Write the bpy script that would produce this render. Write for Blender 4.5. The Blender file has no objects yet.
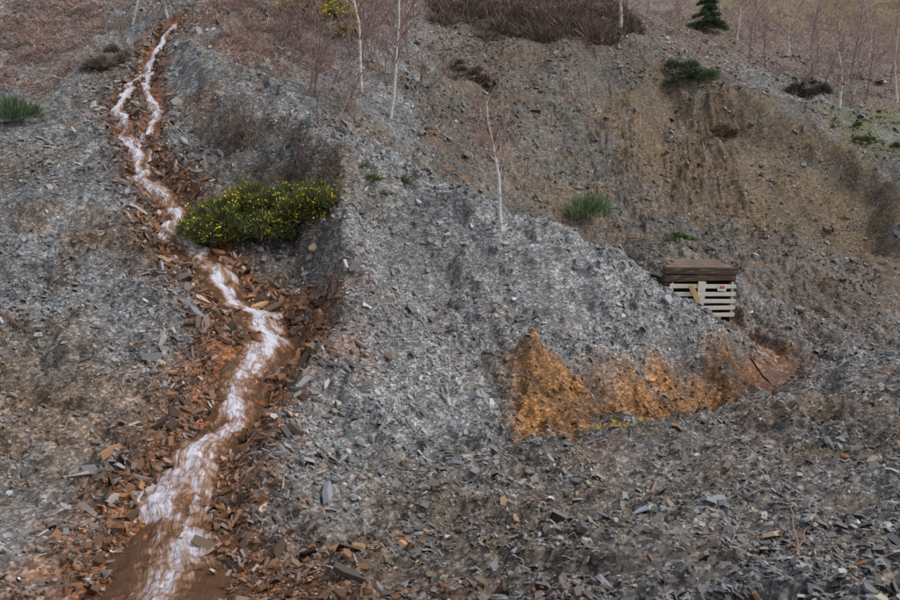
import bpy, math, numpy as np, time
from mathutils import Vector
T0=time.time()
rng=np.random.default_rng(7)
scene=bpy.context.scene
F=875.0; PITCH=math.radians(-8)
cp,sp=math.cos(PITCH),math.sin(PITCH)
# ---------------------------------------------------------------- survey helpers
def bp(u,v,y):
    a=(u-450)/F; b=(300-v)/F
    dy=cp-sp*b; dz=sp+cp*b
    return (a*y/dy, y, dz*y/dy)
# ---------------------------------------------------------------- noise
def _h(ix,iy,s):
    h=(ix.astype(np.int64)*374761393+iy.astype(np.int64)*668265263+s*1274126177)&0xFFFFFFFF
    h=((h^(h>>13))*1274126177)&0xFFFFFFFF
    h=(h^(h>>16))&0xFFFFFFFF
    return h/4294967295.0
def vnoise(x,y,s=0):
    x=np.asarray(x,float);y=np.asarray(y,float)
    ix=np.floor(x);iy=np.floor(y);fx=x-ix;fy=y-iy
    fx=fx*fx*fx*(fx*(fx*6-15)+10);fy=fy*fy*fy*(fy*(fy*6-15)+10)
    a=_h(ix,iy,s);b=_h(ix+1,iy,s);c=_h(ix,iy+1,s);d=_h(ix+1,iy+1,s)
    return (a*(1-fx)+b*fx)*(1-fy)+(c*(1-fx)+d*fx)*fy*1.0
def fbm(x,y,o=4,s=0,gain=.5):
    t=0;a=1;n=0
    for i in range(o):
        ca,sa=math.cos(i*1.1+.4),math.sin(i*1.1+.4)
        t=t+a*(vnoise((x*ca-y*sa)*2**i+17.3*i,(x*sa+y*ca)*2**i-9.1*i,s+i)-.5);n+=a;a*=gain
    return t/n*2
# ---------------------------------------------------------------- terrain spot heights
C=[(0,0,33),(0,100,24.5),(0,200,18.5),(0,300,14.5),(0,400,11.5),(0,500,9.3),(0,600,7.6),
(70,20,32),(60,100,24.3),(80,200,18.2),(100,300,14.2),(110,400,11.4),(80,500,9.3),(60,600,7.6),
(190,10,32),(150,60,27),(120,105,23.5),(160,190,18.5),(210,260,15.5),(255,310,13.8),(245,360,12.3),(200,430,10.5),(165,520,8.8),(150,590,7.6),
(185,60,25.5),(205,100,22.5),(275,150,19.3),(345,205,17),(345,250,15.6),(330,310,14),(300,385,12.2),(260,430,11),(240,500,9.3),
(215,150,20.8),(270,215,17.6),(300,270,15.6),(290,320,14),
(740,350,17),(698,308,17.2),(650,280,17.3),(620,255,17.4),(560,236,17.6),(480,216,18),(400,172,20),(330,110,23.5),(250,40,28),(210,0,31),
(450,300,16.2),(450,400,13.8),(450,470,12.3),(380,300,15.5),(370,400,13),(560,320,16),(600,372,14.9),(700,362,16.6),(360,240,16.7),(525,368,14.1),(350,480,10.8),
(505,452,13.2),(620,430,14.4),(700,402,16.1),(760,390,16.8),(780,372,18),(840,350,20),
(480,478,11),(600,450,12),(700,425,13.2),(800,400,14),(900,366,15.2),(900,450,10),(700,500,9),(450,600,6.6),(300,600,7),(620,600,6),(900,600,5.4),(450,530,8.6),(900,520,7.6),
(720,318,22),(900,325,24),(820,320,23),(760,262,26),(700,258,24.5),(900,265,29),(840,270,27.5),
(560,232,28),(620,240,28),(680,240,28),(620,150,34),(720,150,34),(800,150,34),(850,200,32),(500,150,31),(430,135,27),(440,70,36),(540,100,37),
(600,45,42),(680,62,41),(740,90,39),(820,120,37),(900,160,35.5),(900,120,42),(820,80,45),(740,50,50),(650,25,52),(350,80,28),(380,20,36),(300,10,33),(500,10,48),(560,20,48),(440,40,42),
(900,40,75),(800,10,85),(700,0,75),(900,0,110)]
B=[]
for (u,v,y,dy,dz) in ((698,308,17.2,1.6,-.6),(650,280,17.3,2,-1.1),(620,255,17.4,2.2,-1.4),(560,236,17.6,2.5,-1.6),(480,216,18,2.8,-1.3),(400,172,20,2.5,-.7)):
    a=bp(u,v,y);B.append((a[0],a[1]+dy,a[2]+dz))
P=np.array([bp(*c) for c in C]+B+[(0,1,-1.75),(-3,2,-2.4),(4,2,-1.7),(-10,2,-4.2),(12,4,-2.6),(18,12,-2.6),(0,-12,-.2),(-15,-10,-2),(15,-10,0),
 (-22,12,-1.5),(-28,25,3),(-30,45,12),(25,25,-1),(32,35,3),(0,80,24),(-40,80,27),(60,60,10),(0,160,62),(-80,160,66),(90,160,52),(0,300,95),(-200,250,95),(200,250,80),
 (0,-100,6),(-150,-50,0),(150,-50,6),(-150,80,40),(150,80,30)])
PX,PY,PZ=P.T
def kern(dx,dy): return np.sqrt(dx*dx+dy*dy+.1)
n=len(P)
A=np.zeros((n+3,n+3));A[:n,:n]=kern(PX[:,None]-PX[None],PY[:,None]-PY[None])+np.eye(n)*-.02
A[:n,n]=1;A[:n,n+1]=PX;A[:n,n+2]=PY;A[n,:n]=1;A[n+1,:n]=PX;A[n+2,:n]=PY
W=np.linalg.solve(A,np.concatenate([PZ,[0,0,0]]))
def sstep(a,b,x):
    t=np.clip((x-a)/(b-a),0,1);return t*t*(3-2*t)
SH=np.array([bp(*a)[:2] for a in ((170,20,29),(185,55,25.8),(208,95,22.6),(235,122,20.8),(280,150,19.2),(338,192,17),(340,245,15.6),(325,300,14),(298,380,12.2),(262,430,11),(235,500,9.2),(210,560,8.2))])[::-1]
def H0(x,y):
    x=np.asarray(x,float).ravel();y=np.asarray(y,float).ravel();o=np.empty_like(x)
    for i in range(0,len(x),20000):
        xs=x[i:i+20000];ys=y[i:i+20000]
        o[i:i+20000]=kern(xs[:,None]-PX[None],ys[:,None]-PY[None])@W[:n]+W[n]+W[n+1]*xs+W[n+2]*ys
    s=x-np.interp(y,SH[:,1],SH[:,0])+.75*fbm(x*.9,y*.9,5,63)
    amp=np.interp(y,[8.5,11,13,15,18,20,23,26,30],[0,.25,.65,.9,.85,.5,.4,.35,0])
    o+=amp*sstep(-.5,.5,s)*np.exp(-np.clip(s,0,99)/2.6)-amp*.35*sstep(-2.2,-.5,s)*(1-sstep(-.5,.3,s))
    return o
def locate(u,v):
    """where the sight line of a photo measurement meets the hillside"""
    ys=np.concatenate([np.arange(4,40,.06),np.arange(40,140,.4)])
    x,y,z=bp(u,v,ys)
    h=H0(x,y)
    k=np.where(z<h)[0]
    k=k[0] if len(k) else len(ys)-1
    return float(x[k]),float(ys[k])
# stream
STR=[(172,30,29.5),(160,50,28),(143,75,26),(120,100,23.8),(130,140,21.2),(160,190,18.5),(180,225,17),(210,260,15.5),(240,285,14.6),(272,308,13.8),(258,335,13),(245,360,12.3),(222,400,11.2),(200,430,10.5),(183,475,9.6),(165,520,8.8),(155,560,8),(135,600,7.3),(110,640,6.5)]
SW=[.14,.16,.18,.2,.24,.3,.34,.4,.5,.62,.55,.45,.42,.4,.42,.5,.85,1.15,1.2]
FW=[.11,.12,.13,.14,.16,.17,.19,.19,.22,.24,.14,.13,.15,.18,.24,.33,.26,.12,.08]
S2=[(148,70,26.3),(152,105,23.6),(158,122,22.4),(140,150,20.8)]
S3=[(722,318,22),(742,334,20.6),(765,348,19.4),(785,362,18.5),(782,374,17.8),(760,386,17.2)]
def dens(pts,w,m,fw=None):
    q=np.array([bp(*a)[:2] for a in pts]);w=np.array(w)
    t=np.concatenate([[0],np.cumsum(np.hypot(*np.diff(q,axis=0).T))])
    tt=np.linspace(0,t[-1],m)
    X=np.interp(tt,t,q[:,0]);Y=np.interp(tt,t,q[:,1]);Wd=np.interp(tt,t,w);Fw=np.interp(tt,t,fw if fw is not None else w)
    k=max(3,int(m*.6/t[-1]))|1
    ker=np.hanning(k+2)[1:-1];ker/=ker.sum()
    pad=lambda a:np.convolve(np.concatenate([2*a[0]-a[k//2:0:-1],a,2*a[-1]-a[-2:-k//2-1:-1]]),ker,'valid')
    X,Y,Wd=pad(X),pad(Y),pad(Wd)
    X=X+fbm(tt*1.3,tt*0+3,3,401)*.22
    return tt,X,Y,Wd,Fw
st=dens(STR,SW,1700,FW);s2=dens(S2,[.1,.13,.13,.08],300);s3=dens(S3,[.12,.15,.2,.3,.38,.3],400)
st_t,st_x,st_y,st_w,st_f=st
cs=slice(None,None,30)
def sdist(x,y):
    d=np.full(x.shape,99.);w=np.full(x.shape,.3)
    for (_,X,Y,Wd,_f) in (st,s2,s3):
        qx,qy,qw=X[cs],Y[cs],Wd[cs]
        for i in range(len(qx)-1):
            ax,ay,bx,by=qx[i],qy[i],qx[i+1],qy[i+1]
            t=np.clip(((x-ax)*(bx-ax)+(y-ay)*(by-ay))/((bx-ax)**2+(by-ay)**2),0,1)
            dd=np.hypot(x-ax-t*(bx-ax),y-ay-t*(by-ay))
            m=dd<d;d[m]=dd[m];w[m]=qw[i]
    return d,w
# ---------------------------------------------------------------- ground regions
def poly(pts): return np.array([locate(*p) for p in pts])
def psd(x,y,pg):
    ins=np.zeros(x.shape,bool);d=np.full(x.shape,1e9)
    m=len(pg)
    for i in range(m):
        ax,ay=pg[i];bx,by=pg[(i+1)%m]
        c=((ay>y)!=(by>y))
        xx=(bx-ax)*(y-ay)/(by-ay+1e-12)+ax
        ins^=c&(x<xx)
        t=np.clip(((x-ax)*(bx-ax)+(y-ay)*(by-ay))/((bx-ax)**2+(by-ay)**2+1e-9),0,1)
        d=np.minimum(d,np.hypot(x-ax-t*(bx-ax),y-ay-t*(by-ay)))
    return np.where(ins,-d,d)
def pmask(x,y,pg,soft,nz=1.6):
    return 1-sstep(-soft,soft,psd(x,y,pg)+fbm(x*1.3,y*1.3,4,77)*soft*nz)
PG=dict(
 earth=poly([(498,368),(560,358),(620,366),(680,360),(735,344),(775,352),(775,392),(700,412),(640,430),(590,452),(505,466),(514,415)]),
 soil=poly([(660,70),(720,92),(800,118),(900,172),(900,258),(800,240),(700,205),(650,190),(635,140),(630,100)]),
 back=np.array([locate(*p) for p in [(425,40),(520,30),(620,40),(900,150),(900,330),(800,330),(745,300)]]+[(bp(690,300,20)[0],19.8),(bp(620,250,20)[0],19.5),(bp(560,230,20)[0],19.6),(bp(480,210,20)[0],20.2),(bp(415,150,24)[0],23)]),
 ridge=np.array([locate(*p) for p in [(345,205),(395,190)]]+[bp(*p)[:2] for p in [(400,165,20.5),(480,212,18.8),(560,232,18.2),(650,276,18),(735,340,17.4)]]+[locate(*p) for p in [(700,352),(560,348),(500,360),(500,440),(420,480),(300,480),(270,430),(310,380),(335,300)]]),
 soilr=poly([(740,300),(900,270),(900,350),(800,392),(770,345)]),
 fg=poly([(300,560),(480,485),(700,430),(900,370),(900,600),(300,600)]),
 ochre=poly([(0,380),(170,375),(180,440),(80,470),(0,450)]),
 pool=poly([(70,560),(150,520),(240,540),(260,600),(60,600)]),
 gul=poly([(190,90),(240,125),(300,160),(338,200),(338,300),(310,350),(285,370),(230,420),(215,330),(230,280),(200,220),(170,150)]),
 topl=poly([(0,0),(105,0),(95,55),(60,90),(0,100)]),
 topm=poly([(205,8),(300,5),(330,60),(290,80),(230,70)]),
 heath=poly([(430,0),(610,0),(640,28),(600,50),(520,45),(440,28)]),
 topr=poly([(640,22),(800,0),(900,0),(900,118),(830,85),(750,55)]),
 moss=poly([(830,110),(900,110),(900,150),(860,150)]),
)
def detail(x,y,d,w):
    far=sstep(40,90,y)
    big=fbm(x*.33,y*.33,3,11)*.34*(1+3*far)
    wx=x+fbm(x*.8,y*.8,2,5)*.5
    rill=np.abs(fbm(wx*1.1,y*.45+x*.2,3,21))*.22*(1-.6*sstep(21,25,y))
    mid=fbm(x*1.5,y*1.5,3,31)
    mid=np.sign(mid)*np.abs(mid)**.8*.2
    led=fbm(x*2.4+y*.3,y*3.4,4,37);led=(sstep(-.1,.1,led)-.5)*.17*sstep(-.15,.3,fbm(x*.5,y*.5,2,39))
    led2=fbm(x*6,y*8,3,38);led2=(sstep(-.08,.08,led2)-.5)*.055*sstep(-.2,.2,fbm(x*1.1,y*1.1,2,40))
    rock=fbm(x*5,y*5,3,41)
    small=(np.abs(rock)*.09)+fbm(x*15,y*15,2,51)*.032
    near=sstep(3,9,np.hypot(x,y))
    flat=1-.5*sstep(12,9,y)
    chan=sstep(.2,1.4,d/np.maximum(w,.2)-.4)
    h=((big+mid*.8+rill)*flat*(.35+.65*near)+led+led2)*(.2+.8*chan)+small*(.5+.5*chan)
    h-=(1-sstep(.6,2.6,d/np.maximum(w,.2)))*.17*np.where(x>5,.1,1)
    m=(y>12.5)&(y<60)
    if m.any():
        X,Y=x[m],y[m]
        h[m]-=.2*(1-sstep(-.4,.1,psd(X,Y,PG['earth'])+.2*fbm(X*3,Y*3,4,71)))*sstep(17.6,16.3,Y)
        h[m]-=1.3*(1-sstep(-1.3,.2,psd(X,Y,PG['soil'])+.35*fbm(X*1.6,Y*1.6,4,73)))
    return h
def H(x,y):
    sh=np.shape(x);x=np.asarray(x,float).ravel();y=np.asarray(y,float).ravel()
    d,w=sdist(x,y)
    return (H0(x,y)+detail(x,y,d,w)).reshape(sh)
def h1(x,y): return float(H(np.array([x]),np.array([y]))[0])
def L(r,g,b):
    f=lambda c:((c/255+.055)/1.055)**2.4
    return np.array([f(r),f(g),f(b)])
GREY=L(132,132,132)
def ground_color(x,y):
    d,w=sdist(x,y)
    n1=fbm(x*.6,y*.6,4,101)[:,None];n2=fbm(x*2.3,y*2.3,4,111)[:,None]
    c=GREY*(1+.35*n1+.5*n2)
    def mix(c,m,col): return c*(1-m[:,None])+np.asarray(col)*m[:,None]
    bk=pmask(x,y,PG['back'],.7);rd=pmask(x,y,PG['ridge'],.5)
    c=mix(c,bk*.8,L(108,98,86)*(1+.3*n1+.5*n2))
    br=sstep(-.05,.45,fbm(x*.5+9,y*.5,4,121))*(1-.8*rd)
    c=mix(c,br*.6,L(118,100,80))
    c=mix(c,sstep(.22,.5,fbm(x*1.1+3,y*1.1,4,123))*.45*(1-.6*rd),L(138,104,68))
    dk=sstep(.1,.5,fbm(x*.8+5,y*.8,4,124))
    c=mix(c,dk*.35*(1-.5*rd),L(76,68,62))
    c=mix(c,rd*.3,L(142,142,142)*(1+.35*n2))
    c=mix(c,sstep(38,46,y)*.6,L(126,104,90))
    c=mix(c,pmask(x,y,PG['fg'],.5)*.5,L(110,94,78)*(1+.4*n2))
    sm=pmask(x,y,PG['soil'],1.8)*(.55+.45*sstep(-.3,.3,fbm(x*.35,y*.9,3,125)))
    c=mix(c,sm*.85,L(120,98,70)*(1+.4*n2))
    c=mix(c,pmask(x,y,PG['soilr'],.7)*.5,L(106,88,72))
    c=mix(c,pmask(x,y,PG['ochre'],.5)*.6,L(130,96,60)*(1+.4*n2))
    e=pmask(x,y,PG['earth'],.3,.8)
    en=fbm(x*1.2,y*3.5,4,127)[:,None]
    ecol=L(150,104,54)*(1+.6*n2)*(1+.8*en)
    ecol=ecol*(1-.3*sstep(4.,6.5,x)[:,None])
    e=e*(1-.6*sstep(.12,.42,fbm(x*1.7,y*3,4,129)))
    c=c*(1-e[:,None]*.9)+np.clip(ecol,0.02,1)*e[:,None]*.9
    t=pmask(x,y,PG['topl'],.8)+pmask(x,y,PG['topm'],.8)
    c=mix(c,np.clip(t,0,1)*.55,L(128,110,102))
    c=mix(c,pmask(x,y,PG['heath'],1.)*.8,L(92,74,64))
    g=sstep(.05,.4,fbm(x*.12,y*.12,3,131))
    tr=pmask(x,y,PG['topr'],1.2)
    c=mix(c,tr*.7,L(128,108,94)); c=mix(c,tr*g*.6,L(112,106,70))
    hill=sstep(60,72,y)
    c=c*(1-hill[:,None])+hill[:,None]*(L(134,112,84)*(1+.3*n1)*(1-g[:,None])+g[:,None]*L(116,112,72))
    c=mix(c,pmask(x,y,PG['moss'],.8)*.7,L(100,106,56))
    k=d/np.maximum(w,.2)
    c=mix(c,pmask(x,y,PG['gul'],.6)*.55,L(84,72,60)*(1+.5*n2))
    side=fbm(x*1.1,y*1.1,3,141)
    rt=np.where(x>4,.35,1)
    ow=1-sstep(1.2,3.6+2*side,k+side*1.5)
    ow=ow*(1-.65*sstep(.0,.35,fbm(x*1.6,y*1.6,3,143))*sstep(1.4,2,k))*rt
    ow=np.maximum(ow,.9*pmask(x,y,PG['pool'],.4))
    ocol=L(126,84,54)*(1+.6*n2)
    c=c*(1-ow[:,None]*.85)+ocol*ow[:,None]*.85
    c=mix(c,(1-sstep(1.,1.7,k))*.6*rt,L(158,98,54))
    return np.clip(c,.008,.8),ow,e,k,bk
# ---------------------------------------------------------------- mesh builder
def build(name,verts,faces,mats,mi=None,col=None,smooth=False,uv=None,parent=None,loc=None):
    me=bpy.data.meshes.new(name)
    verts=np.ascontiguousarray(verts,np.float32)
    me.vertices.add(len(verts));me.vertices.foreach_set('co',verts.ravel())
    lv=np.concatenate([f.ravel() for f in faces]).astype(np.int32)
    sizes=np.concatenate([np.full(len(f),f.shape[1]) for f in faces])
    ls=np.concatenate([[0],np.cumsum(sizes)[:-1]]).astype(np.int32)
    me.loops.add(len(lv));me.loops.foreach_set('vertex_index',lv)
    me.polygons.add(len(sizes));me.polygons.foreach_set('loop_start',ls)
    if mi is not None: me.polygons.foreach_set('material_index',np.ascontiguousarray(mi,np.int32))
    me.polygons.foreach_set('use_smooth',np.full(len(sizes),smooth,bool))
    me.update(calc_edges=True)
    if col is not None:
        a=me.color_attributes.new('Col','FLOAT_COLOR','POINT')
        cc=np.ones((len(verts),4),np.float32);cc[:,:col.shape[1]]=col
        a.data.foreach_set('color',cc.ravel())
    if uv is not None:
        a=me.attributes.new('flow','FLOAT2','POINT');a.data.foreach_set('vector',np.ascontiguousarray(uv,np.float32).ravel())
    for m in mats: me.materials.append(m)
    ob=bpy.data.objects.new(name,me);scene.collection.objects.link(ob)
    if parent: ob.parent=parent
    if loc is not None: ob.location=loc
    return ob
# ---------------------------------------------------------------- materials
def newmat(name):
    m=bpy.data.materials.new(name);m.use_nodes=True
    nt=m.node_tree;nt.nodes.clear()
    o=nt.nodes.new('ShaderNodeOutputMaterial');b=nt.nodes.new('ShaderNodeBsdfPrincipled')
    nt.links.new(b.outputs[0],o.inputs[0]);return m,nt,b
def N(nt,t,**k):
    n=nt.nodes.new(t)
    for a,v in k.items():
        if a in n.inputs: n.inputs[a].default_value=v
        else: setattr(n,a,v)
    return n
def ramp(nt,src,stops):
    r=nt.nodes.new('ShaderNodeValToRGB');e=r.color_ramp.elements
    while len(e)<len(stops): e.new(.5)
    for i,(p,c) in enumerate(stops):
        e[i].position=p;e[i].color=(*c,1) if not np.isscalar(c) else (c,c,c,1)
    nt.links.new(src,r.inputs[0]);return r
def mul(nt,a,b,fac=1.):
    m=nt.nodes.new('ShaderNodeMix');m.data_type='RGBA';m.blend_type='MULTIPLY';m.inputs[0].default_value=fac
    nt.links.new(a,m.inputs[6]);nt.links.new(b,m.inputs[7]);return m.outputs[2]
mt,nt,b=newmat('shale_ground')
at=N(nt,'ShaderNodeAttribute',attribute_name='Col')
tc=N(nt,'ShaderNodeTexCoord')
v1=N(nt,'ShaderNodeTexVoronoi',Scale=26.)
mp=N(nt,'ShaderNodeMapping');mp.inputs['Scale'].default_value=(1,.75,1.7)
nz=N(nt,'ShaderNodeTexNoise',Scale=7.,Detail=6.)
nt.links.new(mp.outputs[0],v1.inputs['Vector'])
nt.links.new(tc.outputs['Object'],mp.inputs[0]);nt.links.new(tc.outputs['Object'],nz.inputs['Vector'])
s1=N(nt,'ShaderNodeSeparateColor');nt.links.new(v1.outputs['Color'],s1.inputs[0])
r1=ramp(nt,s1.outputs[0],[(0,.4),(.6,.9),(1,1.8)])
r2=ramp(nt,nz.outputs[0],[(.3,.5),(.7,1.45)])
c1=mul(nt,at.outputs['Color'],r1.outputs[0]);c2=mul(nt,c1,r2.outputs[0]);nt.links.new(c2,b.inputs['Base Color'])
b.inputs['Roughness'].default_value=.75
ad=N(nt,'ShaderNodeMath',operation='ADD');nt.links.new(s1.outputs[1],ad.inputs[0]);nt.links.new(nz.outputs[0],ad.inputs[1])
bm=N(nt,'ShaderNodeBump',Strength=.9,Distance=.035);nt.links.new(ad.outputs[0],bm.inputs['Height']);nt.links.new(bm.outputs[0],b.inputs['Normal'])
mc,nt,b=newmat('shale_chip')
at=N(nt,'ShaderNodeAttribute',attribute_name='Col')
nt.links.new(at.outputs['Color'],b.inputs['Base Color'])
nt.links.new(at.outputs['Alpha'],b.inputs['Roughness'])
mv,nt,b=newmat('plant_fibre')
at=N(nt,'ShaderNodeAttribute',attribute_name='Col');nt.links.new(at.outputs['Color'],b.inputs['Base Color']);b.inputs['Roughness'].default_value=.7
mb,nt,b=newmat('birch_bark')
tc=N(nt,'ShaderNodeTexCoord');mp=N(nt,'ShaderNodeMapping');mp.inputs['Scale'].default_value=(4,4,14)
nz=N(nt,'ShaderNodeTexNoise',Scale=1.5,Detail=4.);nt.links.new(tc.outputs['Object'],mp.inputs[0]);nt.links.new(mp.outputs[0],nz.inputs['Vector'])
r=ramp(nt,nz.outputs[0],[(.32,(.08,.07,.06)),(.4,(.6,.57,.53)),(.7,(.78,.76,.73))]);nt.links.new(r.outputs[0],b.inputs['Base Color']);b.inputs['Roughness'].default_value=.7
mw,nt,b=newmat('stream_water')
at=N(nt,'ShaderNodeAttribute',attribute_name='flow');ac=N(nt,'ShaderNodeAttribute',attribute_name='Col')
mp=N(nt,'ShaderNodeMapping');mp.inputs['Scale'].default_value=(3.4,19,1);nt.links.new(at.outputs['Vector'],mp.inputs[0])
nz=N(nt,'ShaderNodeTexNoise',Scale=1.,Detail=7.,Roughness=.74,Distortion=1.2);nt.links.new(mp.outputs[0],nz.inputs['Vector'])
sc=N(nt,'ShaderNodeSeparateColor');nt.links.new(ac.outputs['Color'],sc.inputs[0])
m2=N(nt,'ShaderNodeMath',operation='MULTIPLY_ADD');m2.inputs[1].default_value=2.4;m2.inputs[2].default_value=-.7;nt.links.new(nz.outputs[0],m2.inputs[0])
a1=N(nt,'ShaderNodeMath',operation='ADD');nt.links.new(m2.outputs[0],a1.inputs[0]);nt.links.new(sc.outputs[0],a1.inputs[1])
r=ramp(nt,a1.outputs[0],[(.2,(.13,.06,.025)),(.45,(.31,.15,.07)),(.64,(.43,.29,.22)),(.84,(.56,.5,.56)),(1,(.82,.8,.88))])
nt.links.new(r.outputs[0],b.inputs['Base Color']);b.inputs['Roughness'].default_value=.12
bm=N(nt,'ShaderNodeBump',Strength=.7,Distance=.045);nt.links.new(nz.outputs[0],bm.inputs['Height']);nt.links.new(bm.outputs[0],b.inputs['Normal'])
def woodmat(name,cols,scale):
    m,nt,b=newmat(name);tc=N(nt,'ShaderNodeTexCoord');mp=N(nt,'ShaderNodeMapping');mp.inputs['Scale'].default_value=scale
    nz=N(nt,'ShaderNodeTexNoise',Scale=3.,Detail=6.,Distortion=.5);nt.links.new(tc.outputs['Object'],mp.inputs[0]);nt.links.new(mp.outputs[0],nz.inputs['Vector'])
    r=ramp(nt,nz.outputs[0],[(.32,cols[0]),(.52,cols[1]),(.68,cols[2])]);nt.links.new(r.outputs[0],b.inputs['Base Color']);b.inputs['Roughness'].default_value=.8
    bm=N(nt,'ShaderNodeBump',Strength=.5,Distance=.01);nt.links.new(nz.outputs[0],bm.inputs['Height']);nt.links.new(bm.outputs[0],b.inputs['Normal']);return m
m_sleeper=woodmat('weathered_sleeper_timber',[(.03,.018,.013),(.1,.06,.04),(.24,.16,.12)],(1.5,12,12))
m_roof=woodmat('silvered_roof_timber',[(.08,.05,.035),(.2,.14,.1),(.34,.27,.21)],(1.5,12,12))
m_slat=woodmat('pale_pallet_wood',[(.62,.55,.43),(.78,.73,.65),(.82,.79,.73)],(1,8,8))
m_dark=woodmat('shadowed_timber',[(.01,.008,.007),(.02,.015,.012),(.03,.02,.018)],(3,3,3))  # near-black: the shade inside the adit mouth is put into the colour
m_yel=woodmat('varnished_board',[(.5,.36,.14),(.62,.45,.2),(.68,.52,.26)],(8,8,1))
m_white=woodmat('white_notice',[(.7,.7,.7),(.78,.78,.78),(.8,.8,.82)],(1,1,1))
m_pink=woodmat('red_print',[(.55,.08,.1),(.6,.12,.15),(.6,.1,.12)],(1,1,1))
# ---------------------------------------------------------------- terrain mesh
def axis(lo,hi,step,lo2,hi2,g):
    a=list(np.arange(lo,hi,step));s=step
    while a[-1]<hi2: s*=g;a.append(a[-1]+s)
    s=step;b=[a[0]]
    while b[-1]>lo2: s*=g;b.append(b[-1]-s)
    return np.array(b[:0:-1]+a)
ax=axis(-10.5,10.5,.04,-330,330,1.03);ay=axis(5,20,.038,-160,420,1.012)
gx,gy=np.meshgrid(ax,ay);sh=gx.shape
fx=gx.ravel();fy=gy.ravel();fz=H(fx,fy)
gc=ground_color(fx,fy)[0]
idx=np.arange(fx.size).reshape(sh)
q=np.stack([idx[:-1,:-1],idx[:-1,1:],idx[1:,1:],idx[1:,:-1]],-1).reshape(-1,4)
build('hillside_terrain',np.stack([fx,fy,fz],1),[q],[mt],col=gc,smooth=True)
# ---------------------------------------------------------------- loose shale
def chips(name,x,y,size,col,rough,flat=.16,tilt=.45,asp=(.35,.9),sink=.25):
    m=len(x);e=.08
    z=H(x,y);zx=(H(x+e,y)-z)/e;zy=(H(x,y+e)-z)/e
    zx=np.clip(zx,-1.2,1.2);zy=np.clip(zy,-1.2,1.2)
    nrm=np.stack([-zx,-zy,np.ones(m)],1)+rng.normal(0,tilt,(m,3));nrm/=np.linalg.norm(nrm,axis=1)[:,None]
    t=rng.normal(0,1,(m,3));t-=nrm*(t*nrm).sum(1)[:,None];t/=np.linalg.norm(t,axis=1)[:,None]
    bt=np.cross(nrm,t)
    K=5
    ang=(np.arange(K)+rng.uniform(-.38,.38,(m,K)))*2*math.pi/K
    rad=rng.uniform(.7,1.2,(m,K))
    aspect=rng.uniform(*asp,m)
    px=np.cos(ang)*rad*size[:,None]*.5;py=np.sin(ang)*rad*size[:,None]*.5*aspect[:,None]
    th=size*rng.uniform(.4,1.6,m)*flat
    cen=np.stack([x,y,z],1)+nrm*(th*.5-size*sink*rng.uniform(-.5,.6,m)*.5)[:,None]
    base=cen[:,None]+px[...,None]*t[:,None]+py[...,None]*bt[:,None]
    sl=rng.uniform(-.3,.3,(m,2))
    hh=th[:,None]*(1+0*px)+px*sl[:,:1]*.5
    top=cen[:,None]+(px*.92)[...,None]*t[:,None]+(py*.9)[...,None]*bt[:,None]+hh[...,None]*nrm[:,None]
    V=np.concatenate([base,top],1).reshape(-1,3)
    o=(np.arange(m)*2*K)[:,None]
    tf=o+np.arange(K,2*K)
    k=np.arange(K);k2=(k+1)%K
    sf=(o[:,:,None]+np.stack([k,k2,k2+K,k+K],1)[None]).reshape(-1,4)
    C4=np.repeat(np.concatenate([col,rough[:,None]],1),2*K,axis=0)
    return build(name,V,[tf,sf],[mc],col=C4)
def sample(nn,y0,y1,pw=.5,sx=.6):
    u=rng.uniform(0,1,nn);q=1-pw
    y=(y0**q+u*(y1**q-y0**q))**(1/q)
    x=rng.uniform(-1,1,nn)*(sx*y+1.5)
    return x,y
def stonecol(x,y):
    g,ow,e,k,bk=ground_color(x,y);m=len(x)
    r=rng.uniform(0,1,m)
    cg=L(144,144,144)[None]*np.exp(rng.normal(0,.5,m))[:,None]
    cg=np.where((rng.uniform(0,1,m)<.35)[:,None],cg*np.array([.9,.98,1.1]),cg)
    tan=L(176,154,126)[None]*np.exp(rng.normal(0,.25,m))[:,None]
    rust=L(142,102,68)[None]*np.exp(rng.normal(0,.4,m))[:,None]
    c=np.where((r<.09)[:,None],tan,cg);c=np.where((r>.93)[:,None],rust,c)
    c=c*(1-.35*bk)[:,None]
    mm=.5+.25*rng.uniform(-1,1,m)
    c=c*(1-mm[:,None])+g*mm[:,None]*np.exp(rng.normal(0,.3,m))[:,None]
    o=(rng.uniform(0,1,m)<ow*.75);rc=L(120,86,60)[None]*np.exp(rng.normal(0,.6,m))[:,None]
    rc=np.where((rng.uniform(0,1,m)<.4)[:,None],rc*np.array([.65,.82,1.1]),rc)
    c=np.where(o[:,None],rc,c)
    oe=(rng.uniform(0,1,m)<e*.9);c=np.where(oe[:,None],g*np.exp(rng.normal(0,.3,m))[:,None],c)
    return np.clip(c,.01,.75),ow,e,k,bk
x,y=sample(325000,4.2,50,.6)
c,ow,e,k,bk=stonecol(x,y)
so=pmask(x,y,PG['soil'],1.)
veg=np.clip(pmask(x,y,PG['topl'],.8)+pmask(x,y,PG['topm'],.8)+pmask(x,y,PG['heath'],.8),0,1)
patch=sstep(-.35,.2,fbm(x*.9,y*.9,4,201))
keep=(rng.uniform(0,1,len(x))<(1-.5*so)*(1-.7*veg)*(1-.6*e)*(.25+.75*patch))&(k>.8)
x,y,c,ow,patch=x[keep],y[keep],c[keep],ow[keep],patch[keep]
size=np.clip(.033*np.exp(rng.normal(0,.6,len(x))),.01,.24)*(.66+y*.028)
size*=(.7+.5*patch)
rough=np.clip(.62-.3*ow+rng.normal(0,.08,len(x)),.2,.95)
chips('shale_scree',x,y,size,c,rough)
x,y=sample(17000,4.5,48,.3)
c,ow,e,k,bk=stonecol(x,y)
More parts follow.
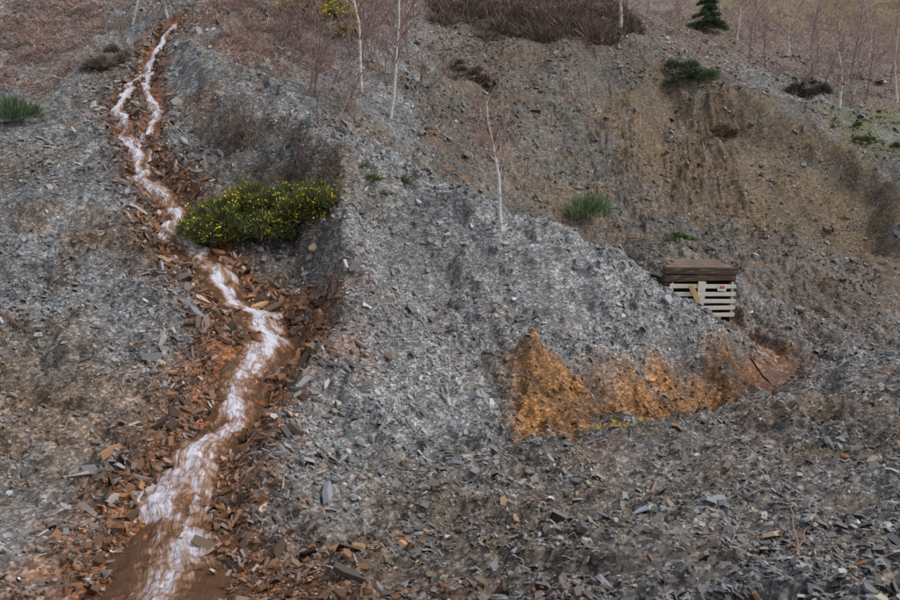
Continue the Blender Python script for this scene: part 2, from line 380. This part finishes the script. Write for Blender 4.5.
keep=(k>1)&(rng.uniform(0,1,len(x))<(.35+.4*ow)*(.3+1.2*sstep(-.1,.4,fbm(x*.7+3,y*.7,3,203)))*(1-.6*e));x,y,c,ow=x[keep],y[keep],c[keep],ow[keep]
size=np.clip(.088*np.exp(rng.normal(0,.42,len(x))),.05,.34)
chips('shale_slabs',x,y,size,np.clip(c*1.15,0,.5),np.clip(.5-.2*ow,.2,1),flat=.12,tilt=.4,asp=(.3,.8))
mm_=26000
i=rng.integers(0,len(st_x),mm_);off=rng.normal(0,1,mm_)
dx=np.gradient(st_x)[i];dy=np.gradient(st_y)[i];l=np.hypot(dx,dy)
o=np.sign(off)*(np.abs(off)*1.2+.75)*np.clip(st_w[i],.22,.6)
x=st_x[i]-dy/l*o;y=st_y[i]+dx/l*o
c,ow,e,k,bk=stonecol(x,y)
kp=(k>.6)&((fbm(x*1.4,y*1.4,3,205)>-.15)|(rng.uniform(0,1,len(x))<.3));x,y,c,ow=x[kp],y[kp],c[kp],ow[kp]
size=np.clip(.075*np.exp(rng.normal(0,.6,len(x))),.025,.4)
chips('stream_bank_slabs',x,y,size,c,np.full(len(x),.35),flat=.14,tilt=.6,asp=(.15,.5))
for (u,v,s,cc) in ((645,514,.3,L(180,190,206)),(66,510,.2,L(160,160,160)),(120,427,.22,L(160,138,114)),(655,578,.17,L(200,198,195)),(300,543,.18,L(170,158,140)),(480,466,.2,L(150,150,150)),(588,492,.14,L(170,160,140)),(420,560,.13,L(180,140,100)),(355,508,.2,L(140,142,146))):
    px,py=locate(u,v)
    chips('slate_slab',np.array([px]),np.array([py]),np.array([s]),cc[None],np.array([.45]),flat=.08,tilt=.04,asp=(.45,.6),sink=-.3)
print('chips',time.time()-T0)
# ---------------------------------------------------------------- stream
def ribbon(tt,X,Y,Wd,Fw,M=44,seed=0,calm=0):
    dx=np.gradient(X);dy=np.gradient(Y);l=np.hypot(dx,dy);nx=-dy/l;ny=dx/l
    s=np.linspace(-1,1,M)
    ed=1+.5*fbm(tt*2.2,tt*0,3,301+seed)
    wx=Wd*ed*1.3
    cx=fbm(tt*1.3,tt*0+5,3,311+seed)*.35*Wd
    px=X[:,None]+nx[:,None]*(s[None]*wx[:,None]+cx[:,None]);py=Y[:,None]+ny[:,None]*(s[None]*wx[:,None]+cx[:,None])
    T=np.repeat(tt[:,None],M,1);SS=T*0+s[None]*wx[:,None]
    zt=H(px,py)
    cen=(fbm(T*1.3,T*0+seed,3,345)*.9)*Fw[:,None]
    rel=np.abs(SS-cen)/(Fw[:,None]*(1+.9*fbm(T*2.5,T*0+seed+4,3,347)))
    # a second, thinner thread that leaves and rejoins the main one
    cen2=(fbm(T*.8,T*0+seed+9,3,351)*3.0)*Fw[:,None]
    rel2=np.abs(SS-cen2)/(Fw[:,None]*.45)
    relm=np.minimum(rel,rel2+.45)
    z=zt+.035+.01*calm-.11*np.abs(s[None])**2.5+.05*np.exp(-relm**2)*(1-calm)+.04*fbm(T*5,SS*10,3,331)*(1-.8*calm)
    gr=-np.gradient(zt,axis=0)/np.gradient(tt)[:,None]
    gr=np.clip((gr-.35)*1.2,-.7,.8)
    foam=.34-.42*np.clip(relm,0,2)**1.4+.28*gr*(relm<1.8)+.62*fbm(T*1.6,SS*5,4,341)-calm*.6
    return px,py,z,foam,np.stack([T,SS],-1)
def water(name,lst):
    VV=[];FF=[];CC=[];UU=[];of=0
    for a,sd_,calm in lst:
        px,py,z,fo,uv=ribbon(*a,seed=sd_,calm=calm)
        ii=np.arange(px.size).reshape(px.shape)+of;of+=px.size
        FF.append(np.stack([ii[:-1,:-1],ii[1:,:-1],ii[1:,1:],ii[:-1,1:]],-1).reshape(-1,4))
        VV.append(np.stack([px,py,z],-1).reshape(-1,3));CC.append(np.repeat(fo.reshape(-1,1),3,1));UU.append(uv.reshape(-1,2))
    build(name,np.concatenate(VV),[np.concatenate(FF)],[mw],col=np.concatenate(CC),smooth=True,uv=np.concatenate(UU))
water('stream_water',[(st,0,0),(s2,9,0)])
water('adit_outflow_water',[(s3,4,.8)])
# ---------------------------------------------------------------- plants
def blades(P,D,ln,wd,col,droop=0.3):
    m=len(P);D=D/np.linalg.norm(D,axis=1)[:,None]
    s=np.cross(D,rng.normal(0,1,(m,3)));s/=np.linalg.norm(s,axis=1)[:,None]+1e-9
    s=s*(wd*.5)[:,None];dn=np.array([0,0,-1.])*(ln*droop)[:,None]
    a=P+D*(ln*.5)[:,None]+dn*.2;t=P+D*ln[:,None]+dn
    V=np.stack([P-s,P+s,a+s*.8,a-s*.8,t],1).reshape(-1,3)
    o=(np.arange(m)*5)[:,None]
    return V,o+np.array([0,1,2,3]),o+np.array([3,2,4]),np.repeat(col,5,0)
def plant(name,parts,loc=None):
    V=[];Q=[];T=[];Cc=[];of=0
    for v,q_,t_,c_ in parts:
        V.append(v);Q.append(q_+of);T.append(t_+of);Cc.append(c_);of+=len(v)
    return build(name,np.concatenate(V),[np.concatenate(Q),np.concatenate(T)],[mv],col=np.clip(np.concatenate(Cc),.003,.9))
def jit(c,m,s=.3): return np.asarray(c)[None]*np.exp(rng.normal(0,s,m))[:,None]
def lumpy(name,lumps,n,ln,wd,col,flower=None,nf=0,up=.4,droop=.1):
    lumps=np.array(lumps);w=lumps[:,3]*lumps[:,5];i=rng.choice(len(lumps),n,p=w/w.sum())
    d=rng.normal(0,1,(n,3));d/=np.linalg.norm(d,axis=1)[:,None];d[:,2]=np.abs(d[:,2])*1.0-.25*(rng.uniform(0,1,n)<.4)
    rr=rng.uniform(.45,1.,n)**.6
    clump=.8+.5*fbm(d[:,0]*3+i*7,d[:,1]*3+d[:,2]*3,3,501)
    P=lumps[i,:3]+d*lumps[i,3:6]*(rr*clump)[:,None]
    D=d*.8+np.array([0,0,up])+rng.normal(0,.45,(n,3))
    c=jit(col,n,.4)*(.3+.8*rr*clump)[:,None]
    parts=[blades(P,D,ln*rng.uniform(.5,1.5,n),np.full(n,wd),c,droop)]
    if flower is not None:
        i=rng.choice(len(lumps),nf,p=w/w.sum());d=rng.normal(0,1,(nf,3));d/=np.linalg.norm(d,axis=1)[:,None];d[:,2]=np.abs(d[:,2])
        kp=fbm(d[:,0]*2.5+i*5,d[:,1]*2.5+d[:,2]*2,3,511)>.0
        i,d=i[kp],d[kp];m=len(i)
        clump=.8+.5*fbm(d[:,0]*3+i*7,d[:,1]*3+d[:,2]*3,3,501)
        P=lumps[i,:3]+d*lumps[i,3:6]*(clump*1.06)[:,None]
        for _ in range(2):
            parts.append(blades(P,rng.normal(0,1,(m,3))+[0,0,.5],np.full(m,wd*3.),np.full(m,wd*2.6),jit(flower,m,.25),0))
    return plant(name,parts)
GOR=L(100,108,62)
def gorse(u,v,width,height,nl,name='gorse_bush',n=30000,nf=2600,col=GOR,flower=L(222,194,50),ln=.09,wd=.011,deep=.7,up=.4,rise=9.):
    cx,cy=locate(u,v);ls=[];z0=h1(cx,cy)
    for k in range(nl):
        ox=((k+.5)/nl-.5+rng.uniform(-.08,.08))*width;oy=rng.uniform(-.5,.5)*width*deep
        r=height*rng.uniform(.22,.42)
        z=min(h1(cx+ox,cy+oy),z0+rise)+height*rng.uniform(.15,.65)*(1-.9*(abs(ox)/width*1.7)**2)
        ls.append((cx+ox,cy+oy,z,r*1.25,r*1.2,r))
    return lumpy(name,ls,n,ln,wd,col,flower,nf,up=up)
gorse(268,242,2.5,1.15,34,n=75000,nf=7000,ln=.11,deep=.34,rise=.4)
gorse(322,32,1.8,1.6,9,n=12000,nf=3500,wd=.018)
gorse(18,130,.6,.8,8,n=2600,nf=0,name='broom_shrub',col=L(108,128,92),ln=.24,wd=.01,up=1)
gorse(590,226,.75,1.3,9,n=2200,nf=0,name='broom_shrub',col=L(118,142,98),ln=.28,wd=.013,up=1.2)
gorse(108,72,1.0,.6,7,n=9000,nf=0,name='heather_shrub',col=L(140,124,110),ln=.12)
gorse(690,76,2.0,.9,9,n=6000,nf=0,name='juniper_shrub',col=L(96,110,76),ln=.2,wd=.02)
gorse(680,243,.9,.35,5,n=1200,nf=0,name='bramble_shrub',col=L(116,132,80),ln=.16,wd=.025)
gorse(375,190,.5,.2,4,n=250,nf=0,name='bramble_shrub',col=L(110,122,78),ln=.12,wd=.02)
gorse(402,188,.3,.2,3,n=200,nf=0,name='bramble_shrub',col=L(110,122,78),ln=.12,wd=.02)
gorse(475,80,1.7,.7,6,n=3000,nf=0,name='heather_shrub',col=L(110,94,82),ln=.16,wd=.02)
gorse(808,98,1.3,1.0,5,n=4000,nf=0,name='heather_shrub',col=L(98,88,74),ln=.2,wd=.02)
gorse(725,112,1.0,.6,5,n=1500,nf=0,name='heather_shrub',col=L(118,98,82),ln=.2,wd=.02)
gorse(885,148,3.0,.4,8,n=5000,nf=0,name='moss_hummock',col=L(114,118,68),ln=.14,wd=.02)
def inpoly(pg,nn):
    lo,hi=pg.min(0),pg.max(0)
    x=rng.uniform(lo[0],hi[0],nn*3);y=rng.uniform(lo[1],hi[1],nn*3)
    k=psd(x,y,pg)+fbm(x*.8,y*.8,3,601)*1.2<.2
    return x[k][:nn],y[k][:nn]
def mass(name,pg,nn,ln,wd,cols,lean=.8,droop=.5,thr=-.1):
    x,y=inpoly(pg,nn)
    k=fbm(x*1.2,y*1.2,3,611)+rng.normal(0,.1,len(x))>thr;x,y=x[k],y[k]
    m=len(x);cl=fbm(x*1.4,y*1.4,3,621)
    P=np.stack([x,y,H(x,y)],1)
    D=rng.normal(0,lean,(m,3));D[:,2]=1
    i=rng.integers(0,len(cols),m);c=np.array(cols)[i]*np.exp(rng.normal(0,.3,m))[:,None]*(1+.6*cl)[:,None]
    return plant(name,[blades(P,D,ln*rng.uniform(.3,1.4,m)*(1+.9*cl),np.full(m,wd),c,droop)])
BR=[L(172,146,136),L(154,126,116),L(190,166,154),L(132,106,96)]
HE=[L(92,76,68),L(110,90,80),L(76,66,60),L(124,102,84)]
mass('dead_bracken',PG['topl'],26000,.4,.014,BR,lean=1.2,thr=0)
mass('dead_bracken',PG['topm'],26000,.46,.014,BR,lean=1.2,thr=-.05)
hb=poly([(430,2),(610,2),(640,28),(600,48),(520,42),(440,26)])
mass('heather_bank',hb,45000,.65,.03,HE,lean=.9,droop=.2,thr=-.25)
mass('dead_bracken',poly([(480,0),(600,0),(605,12),(540,14),(490,10)]),14000,.8,.03,BR,lean=1.0,thr=-.3)
mass('dead_bracken',poly([(640,24),(760,10),(900,5),(900,60),(800,60),(720,50)]),30000,.5,.03,BR+[L(130,120,90)],lean=1.,thr=0)
mass('dead_grass',poly([(560,443),(640,433),(655,455),(560,468)]),2500,.1,.005,[L(112,108,62),L(146,128,90)],thr=-.1)
mass('dead_grass',poly([(700,440),(900,385),(900,470),(760,480)]),7000,.13,.006,[L(126,104,74),L(146,128,94),L(106,86,64)],thr=.1)
mass('dead_grass',poly([(840,490),(900,480),(900,540),(850,545)]),1500,.11,.005,[L(100,108,64),L(146,128,94)],thr=0)
mass('dead_grass',poly([(215,105),(260,135),(330,165),(335,215),(240,190)]),12000,.3,.01,[L(126,104,84),L(100,84,66),L(86,80,60)],thr=-.1)
x,y=inpoly(poly([(590,438),(630,434),(635,446),(590,450)]),60);m=len(x)
P0=np.stack([x,y,H(x,y)+.03],1);plant('coltsfoot_flowers',[blades(P0,rng.normal(0,1,(m,3)),np.full(m,.035),np.full(m,.03),jit(L(225,195,40),m,.1),0) for _ in range(3)])
# ---------------------------------------------------------------- trees
def tubes(segs,sides):
    s=np.array(segs);p0,p1,r0,r1=s[:,0:3],s[:,3:6],s[:,6],s[:,7];m=len(s)
    d=p1-p0;d/=np.linalg.norm(d,axis=1)[:,None]+1e-9
    a=np.cross(d,np.where(np.abs(d[:,2:3])>.9,[[1.,0,0]],[[0,0,1.]]));a/=np.linalg.norm(a,axis=1)[:,None];bb=np.cross(d,a)
    an=np.arange(sides)*2*math.pi/sides
    ring=np.cos(an)[None,:,None]*a[:,None]+np.sin(an)[None,:,None]*bb[:,None]
    V=np.concatenate([p0[:,None]+ring*r0[:,None,None],p1[:,None]+ring*r1[:,None,None]],1).reshape(-1,3)
    k=np.arange(sides);k2=(k+1)%sides
    f=((np.arange(m)*2*sides)[:,None,None]+np.stack([k,k2,k2+sides,k+sides],1)[None]).reshape(-1,4)
    return V,f
def unit(v): return v/np.linalg.norm(v)
RM=.004
def grow(out,p,d,L_,r,lev,maxlev,nb,up):
    n_=7 if lev==0 else 4
    pts=[(p,r)]
    for k in range(n_):
        d=unit(d+rng.normal(0,.1 if lev==0 else .2,3)+np.array([0,0,up if lev else .04]))
        p2=p+d*L_/n_;r2=r*(1-.7*(k+1)/n_)/(1-.7*k/n_)
        out[min(lev,1)].append((*p,*p2,r,r2));p,r=p2,r2;pts.append((p,r,d))
    if lev<maxlev:
        for k in range(nb[lev]):
            t=rng.uniform(.22 if lev==0 else .1,1)*n_;i=min(int(t),n_-1)
            a=pts[i][0];b_=pts[i+1][0];q=a+(b_-a)*(t-i)
            dd=pts[i+1][2];s_=rng.normal(0,1,3);s_-=dd*np.dot(s_,dd);s_=unit(s_)
            nd=unit(dd*.75+s_*.75)
            grow(out,q,nd,L_*rng.uniform(.28,.5)*(1.15-.55*t/n_ if lev==0 else 1),max(pts[i+1][1]*.45,RM),lev+1,maxlev,nb,up)
TW=L(150,122,114)
def tree(name,u,v,h,r,lean=(0,0),nb=(22,7),up=.08,white=True,twc=TW,stems=1,off=0):
    global RM
    x,y=locate(u,v);y+=off
    RM=.0035+.00016*y
    out=([],[])
    for s in range(stems):
        ox,oy=(rng.uniform(-.12,.12,2) if stems>1 else (0,0))
        z=h1(x+ox,y+oy)-.1
        ln=np.array([lean[0],lean[1],1.])+ (rng.normal(0,.28,3)*[1,1,0] if stems>1 else 0)
        grow(out,np.array([x+ox,y+oy,z]),unit(ln),h*rng.uniform(.75,1),r,0,2,nb,up)
    v0,f0=tubes(out[0],6);v1,f1=tubes(out[1],3)
    V=np.concatenate([v0,v1]);base=np.array([x,y,h1(x,y)])
    col=np.concatenate([np.repeat(L(130,112,104)[None],len(v0),0),np.repeat(jit(twc,len(v1)//6,.25),6,0)])
    mi=np.concatenate([np.zeros(len(f0)) if white else np.ones(len(f0)),np.ones(len(f1))])
    return build(name,V-base,[f0,f1+len(v0)],[mb,mv],mi=mi,col=col,loc=tuple(base))
tree('birch_tree',390,118,6,.065,(.1,.05))
tree('birch_tree',362,98,6,.06,(.06,0))
tree('birch_tree',502,230,3.1,.05,(-.02,0),nb=(32,9))
tree('birch_tree',322,135,2.2,.02,(.2,0),stems=3,nb=(9,5),white=False)
for u,v,h in ((290,70,2.6),(310,100,2.4),(345,120,2.2),(335,75,3),(375,70,3),(410,60,3),(300,40,3),(270,20,2.6),(350,40,3),(405,25,3),(420,95,2),(320,60,3),(360,60,3),(385,90,2.6),(280,45,2.6)):
    tree('birch_shrub',u,v,h,.024,(.1,0),nb=(11,6),white=False,stems=3,twc=L(150,120,112))
tree('birch_tree',838,112,3.6,.08,(.05,0))
tree('birch_tree',620,32,4.5,.11,(.02,0))
tree('birch_tree',132,28,3.5,.04,(.3,0),nb=(14,6))
tree('birch_tree',168,20,3.5,.04,(-.1,0),nb=(14,6))
for u,v,h in ((250,165,1.8),(205,160,1.2),(125,60,1.6),(235,150,1.4),(275,170,1.5),(300,185,1.2),(150,30,1.8),(190,25,1.6)):
    tree('alder_sapling',u,v,h,.015,(.4,-.2),white=False,stems=3,nb=(8,5),twc=L(134,110,98))
for u,v,h,wh in ((770,72,3.5,0),(790,60,4,1),(815,80,3.5,0),(855,100,3.5,1),(875,112,3.8,0),(895,100,4.2,1),(760,45,4,0),(735,40,4,1),(840,60,4,0),(870,60,4.5,1),(890,45,4,0),(780,30,4,0),(820,40,4,0),(650,20,4,0),(680,35,3.5,0),(800,95,2.5,0),(745,62,3.5,0),(830,92,3,0),(860,75,4,0),(720,30,4,0),(810,65,3.5,0),(850,85,3.5,0),(885,85,4,0)):
    tree('birch_tree',u,v,h,.06 if wh else .04,(rng.uniform(-.1,.1),0),nb=(24,9),white=bool(wh),twc=L(168,144,140),off=rng.uniform(-1,1))
def conifer(name,u,v,h,rad,n=9000,col=L(56,74,52),ln=.12):
    x,y=locate(u,v);z=h1(x,y)
    nb=60;bi=rng.integers(0,nb,n);ba=rng.uniform(0,2*math.pi,nb);bt=np.sort(rng.uniform(.05,.97,nb));
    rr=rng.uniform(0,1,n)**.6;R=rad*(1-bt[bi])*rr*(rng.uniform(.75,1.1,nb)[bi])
    an=ba[bi]+rng.normal(0,.12,n)
    P_=np.stack([x+np.cos(an)*R,y+np.sin(an)*R,z+h*bt[bi]-R*.25+rng.normal(0,.03,n)],1)
    D=np.stack([np.cos(an),np.sin(an),np.full(n,.5)],1)+rng.normal(0,.5,(n,3))
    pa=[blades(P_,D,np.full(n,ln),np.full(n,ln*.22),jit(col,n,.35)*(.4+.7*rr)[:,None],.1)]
    k=12;Pz=np.stack([np.full(k,x),np.full(k,y),z+h*np.arange(k)/k-.05],1);pa.append(blades(Pz,np.tile([0,0,1.],(k,1)),np.full(k,h/k*1.3),np.full(k,.05),jit(L(80,64,50),k,.1),0))
    return plant(name,pa)
conifer('spruce_tree',706,32,2.6,1.3,n=9000,ln=.22,col=L(84,106,82))
# sticks
def stick(name,pts,r,col):
    P_=[]
    for (u,v,h) in pts:
        x,y=locate(u,v);P_.append(np.array([x,y,h1(x,y)+h]))
    sg=[]
    for a,b_ in zip(P_[:-1],P_[1:]):
        k=5;prev=a
        for j in range(1,k+1):
            q=a+(b_-a)*j/k+(rng.normal(0,.012,3) if j<k else 0);sg.append((*prev,*q,r,r*.93));prev=q;r*=.95
    V,f=tubes(sg,5);return build(name,V,[f],[mv],col=jit(col,len(V),.1))
stick('dead_branch',[(800,600,.02),(797,575,.12),(788,545,.3)],.008,L(160,130,106))
stick('dead_branch',[(797,575,.1),(805,555,.2)],.005,L(160,130,106))
stick('dead_branch',[(0,327,.05),(30,336,.08)],.025,L(130,96,66))
stick('dead_branch',[(80,360,.05),(130,345,.1),(165,350,.05)],.02,L(120,90,70))
# ---------------------------------------------------------------- adit barrier
def box(name,parent,c,s,mat,rot=(0,0,0),bev=.008):
    import bmesh
    bm_=bmesh.new();bmesh.ops.create_cube(bm_,size=1)
    for v in bm_.verts: v.co=Vector((v.co.x*s[0],v.co.y*s[1],v.co.z*s[2]))
    bmesh.ops.bevel(bm_,geom=bm_.edges[:],offset=min(bev,min(s)*.3),segments=2,affect='EDGES')
    me=bpy.data.meshes.new(name);bm_.to_mesh(me);bm_.free();me.materials.append(mat)
    o=bpy.data.objects.new(name,me);scene.collection.objects.link(o);o.parent=parent;o.location=c;o.rotation_euler=rot;return o
ad_=bpy.data.objects.new('adit_barrier',None);scene.collection.objects.link(ad_)
axx,_,azz=bp(699,316,21.0);ad_.location=(axx,21.0,azz-.02);ad_.rotation_euler=(0,0,math.radians(6))
for i in range(4): box('roof_sleeper_%d'%i,ad_,(.03*(i%2)+.06*i,.14+.27*i,1.1+.04*i),(1.84-.22*i,.262,.13),m_roof,(math.radians(8),0,rng.normal(0,.012)))
box('lintel_sleeper_upper',ad_,(0,0,1.13),(1.84,.2,.15),m_sleeper,(0,math.radians(1.2),0))
box('lintel_sleeper_lower',ad_,(-.03,.015,.965),(1.78,.2,.16),m_sleeper,(0,math.radians(-.8),0))
box('post_left',ad_,(-.83,.03,.4),(.12,.14,.96),m_sleeper);box('post_right',ad_,(.8,.05,.4),(.1,.14,.96),m_sleeper)
box('side_wall_left',ad_,(-.86,.6,.4),(.05,.95,1.1),m_dark);box('side_wall_right',ad_,(.83,.6,.4),(.05,.95,1.1),m_dark);box('gap_shade_panel',ad_,(0,.5,.4),(1.62,.04,1.1),m_dark)  # dark box lining; the back panel is an added sheet painting the opening's shade
for i,zz in enumerate((.06,.23,.4,.57,.76)):
    box('slat_%d'%i,ad_,(.02+rng.normal(0,.006),-.1,zz),(1.66,.022,.1),m_slat,(0,rng.normal(0,.012),0),.004)
for i,xx in enumerate((-.72,.04,.78)): box('stringer_%d'%i,ad_,(xx,-.045,.42),(.045,.085,.86),m_slat)
box('upright_board',ad_,(-.02,-.13,.6),(.19,.02,.56),m_slat,(0,math.radians(3),0),.004)
box('brace_board',ad_,(-.2,-.155,.6),(.13,.02,.45),m_yel,(0,math.radians(-28),0),.004)
box('notice',ad_,(.5,-.118,.72),(.22,.006,.16),m_white,(0,math.radians(3),0),.001);box('notice_print',ad_,(.5,-.1235,.73),(.13,.003,.07),m_pink,(0,math.radians(3),0),.001)
# ---------------------------------------------------------------- camera, light
cam=bpy.data.objects.new('camera',bpy.data.cameras.new('camera'));scene.collection.objects.link(cam);scene.camera=cam
cam.data.sensor_width=36;cam.data.lens=35;cam.data.clip_end=1500;cam.rotation_euler=(math.radians(82),0,0)
w=bpy.data.worlds.new('World');scene.world=w;w.use_nodes=True;nt=w.node_tree
sky=nt.nodes.new('ShaderNodeTexSky');sky.sky_type='NISHITA';sky.sun_disc=False
EL,AZ=math.radians(52),math.radians(102)
sky.sun_elevation=EL;sky.sun_rotation=AZ
hs=nt.nodes.new('ShaderNodeHueSaturation');hs.inputs['Saturation'].default_value=.32
nt.links.new(sky.outputs[0],hs.inputs['Color'])
nt.links.new(hs.outputs[0],nt.nodes['Background'].inputs[0]);nt.nodes['Background'].inputs[1].default_value=.15
sl=bpy.data.lights.new('sun','SUN');sl.energy=1.7;sl.angle=math.radians(16);sl.color=(1,.955,.9)
so_=bpy.data.objects.new('sun',sl);scene.collection.objects.link(so_)
sd=Vector((math.sin(AZ)*math.cos(EL),math.cos(AZ)*math.cos(EL),math.sin(EL)))
so_.rotation_euler=sd.to_track_quat('Z','Y').to_euler()
scene.view_settings.view_transform='Standard';scene.view_settings.look='None';scene.view_settings.exposure=0
print('done',time.time()-T0)
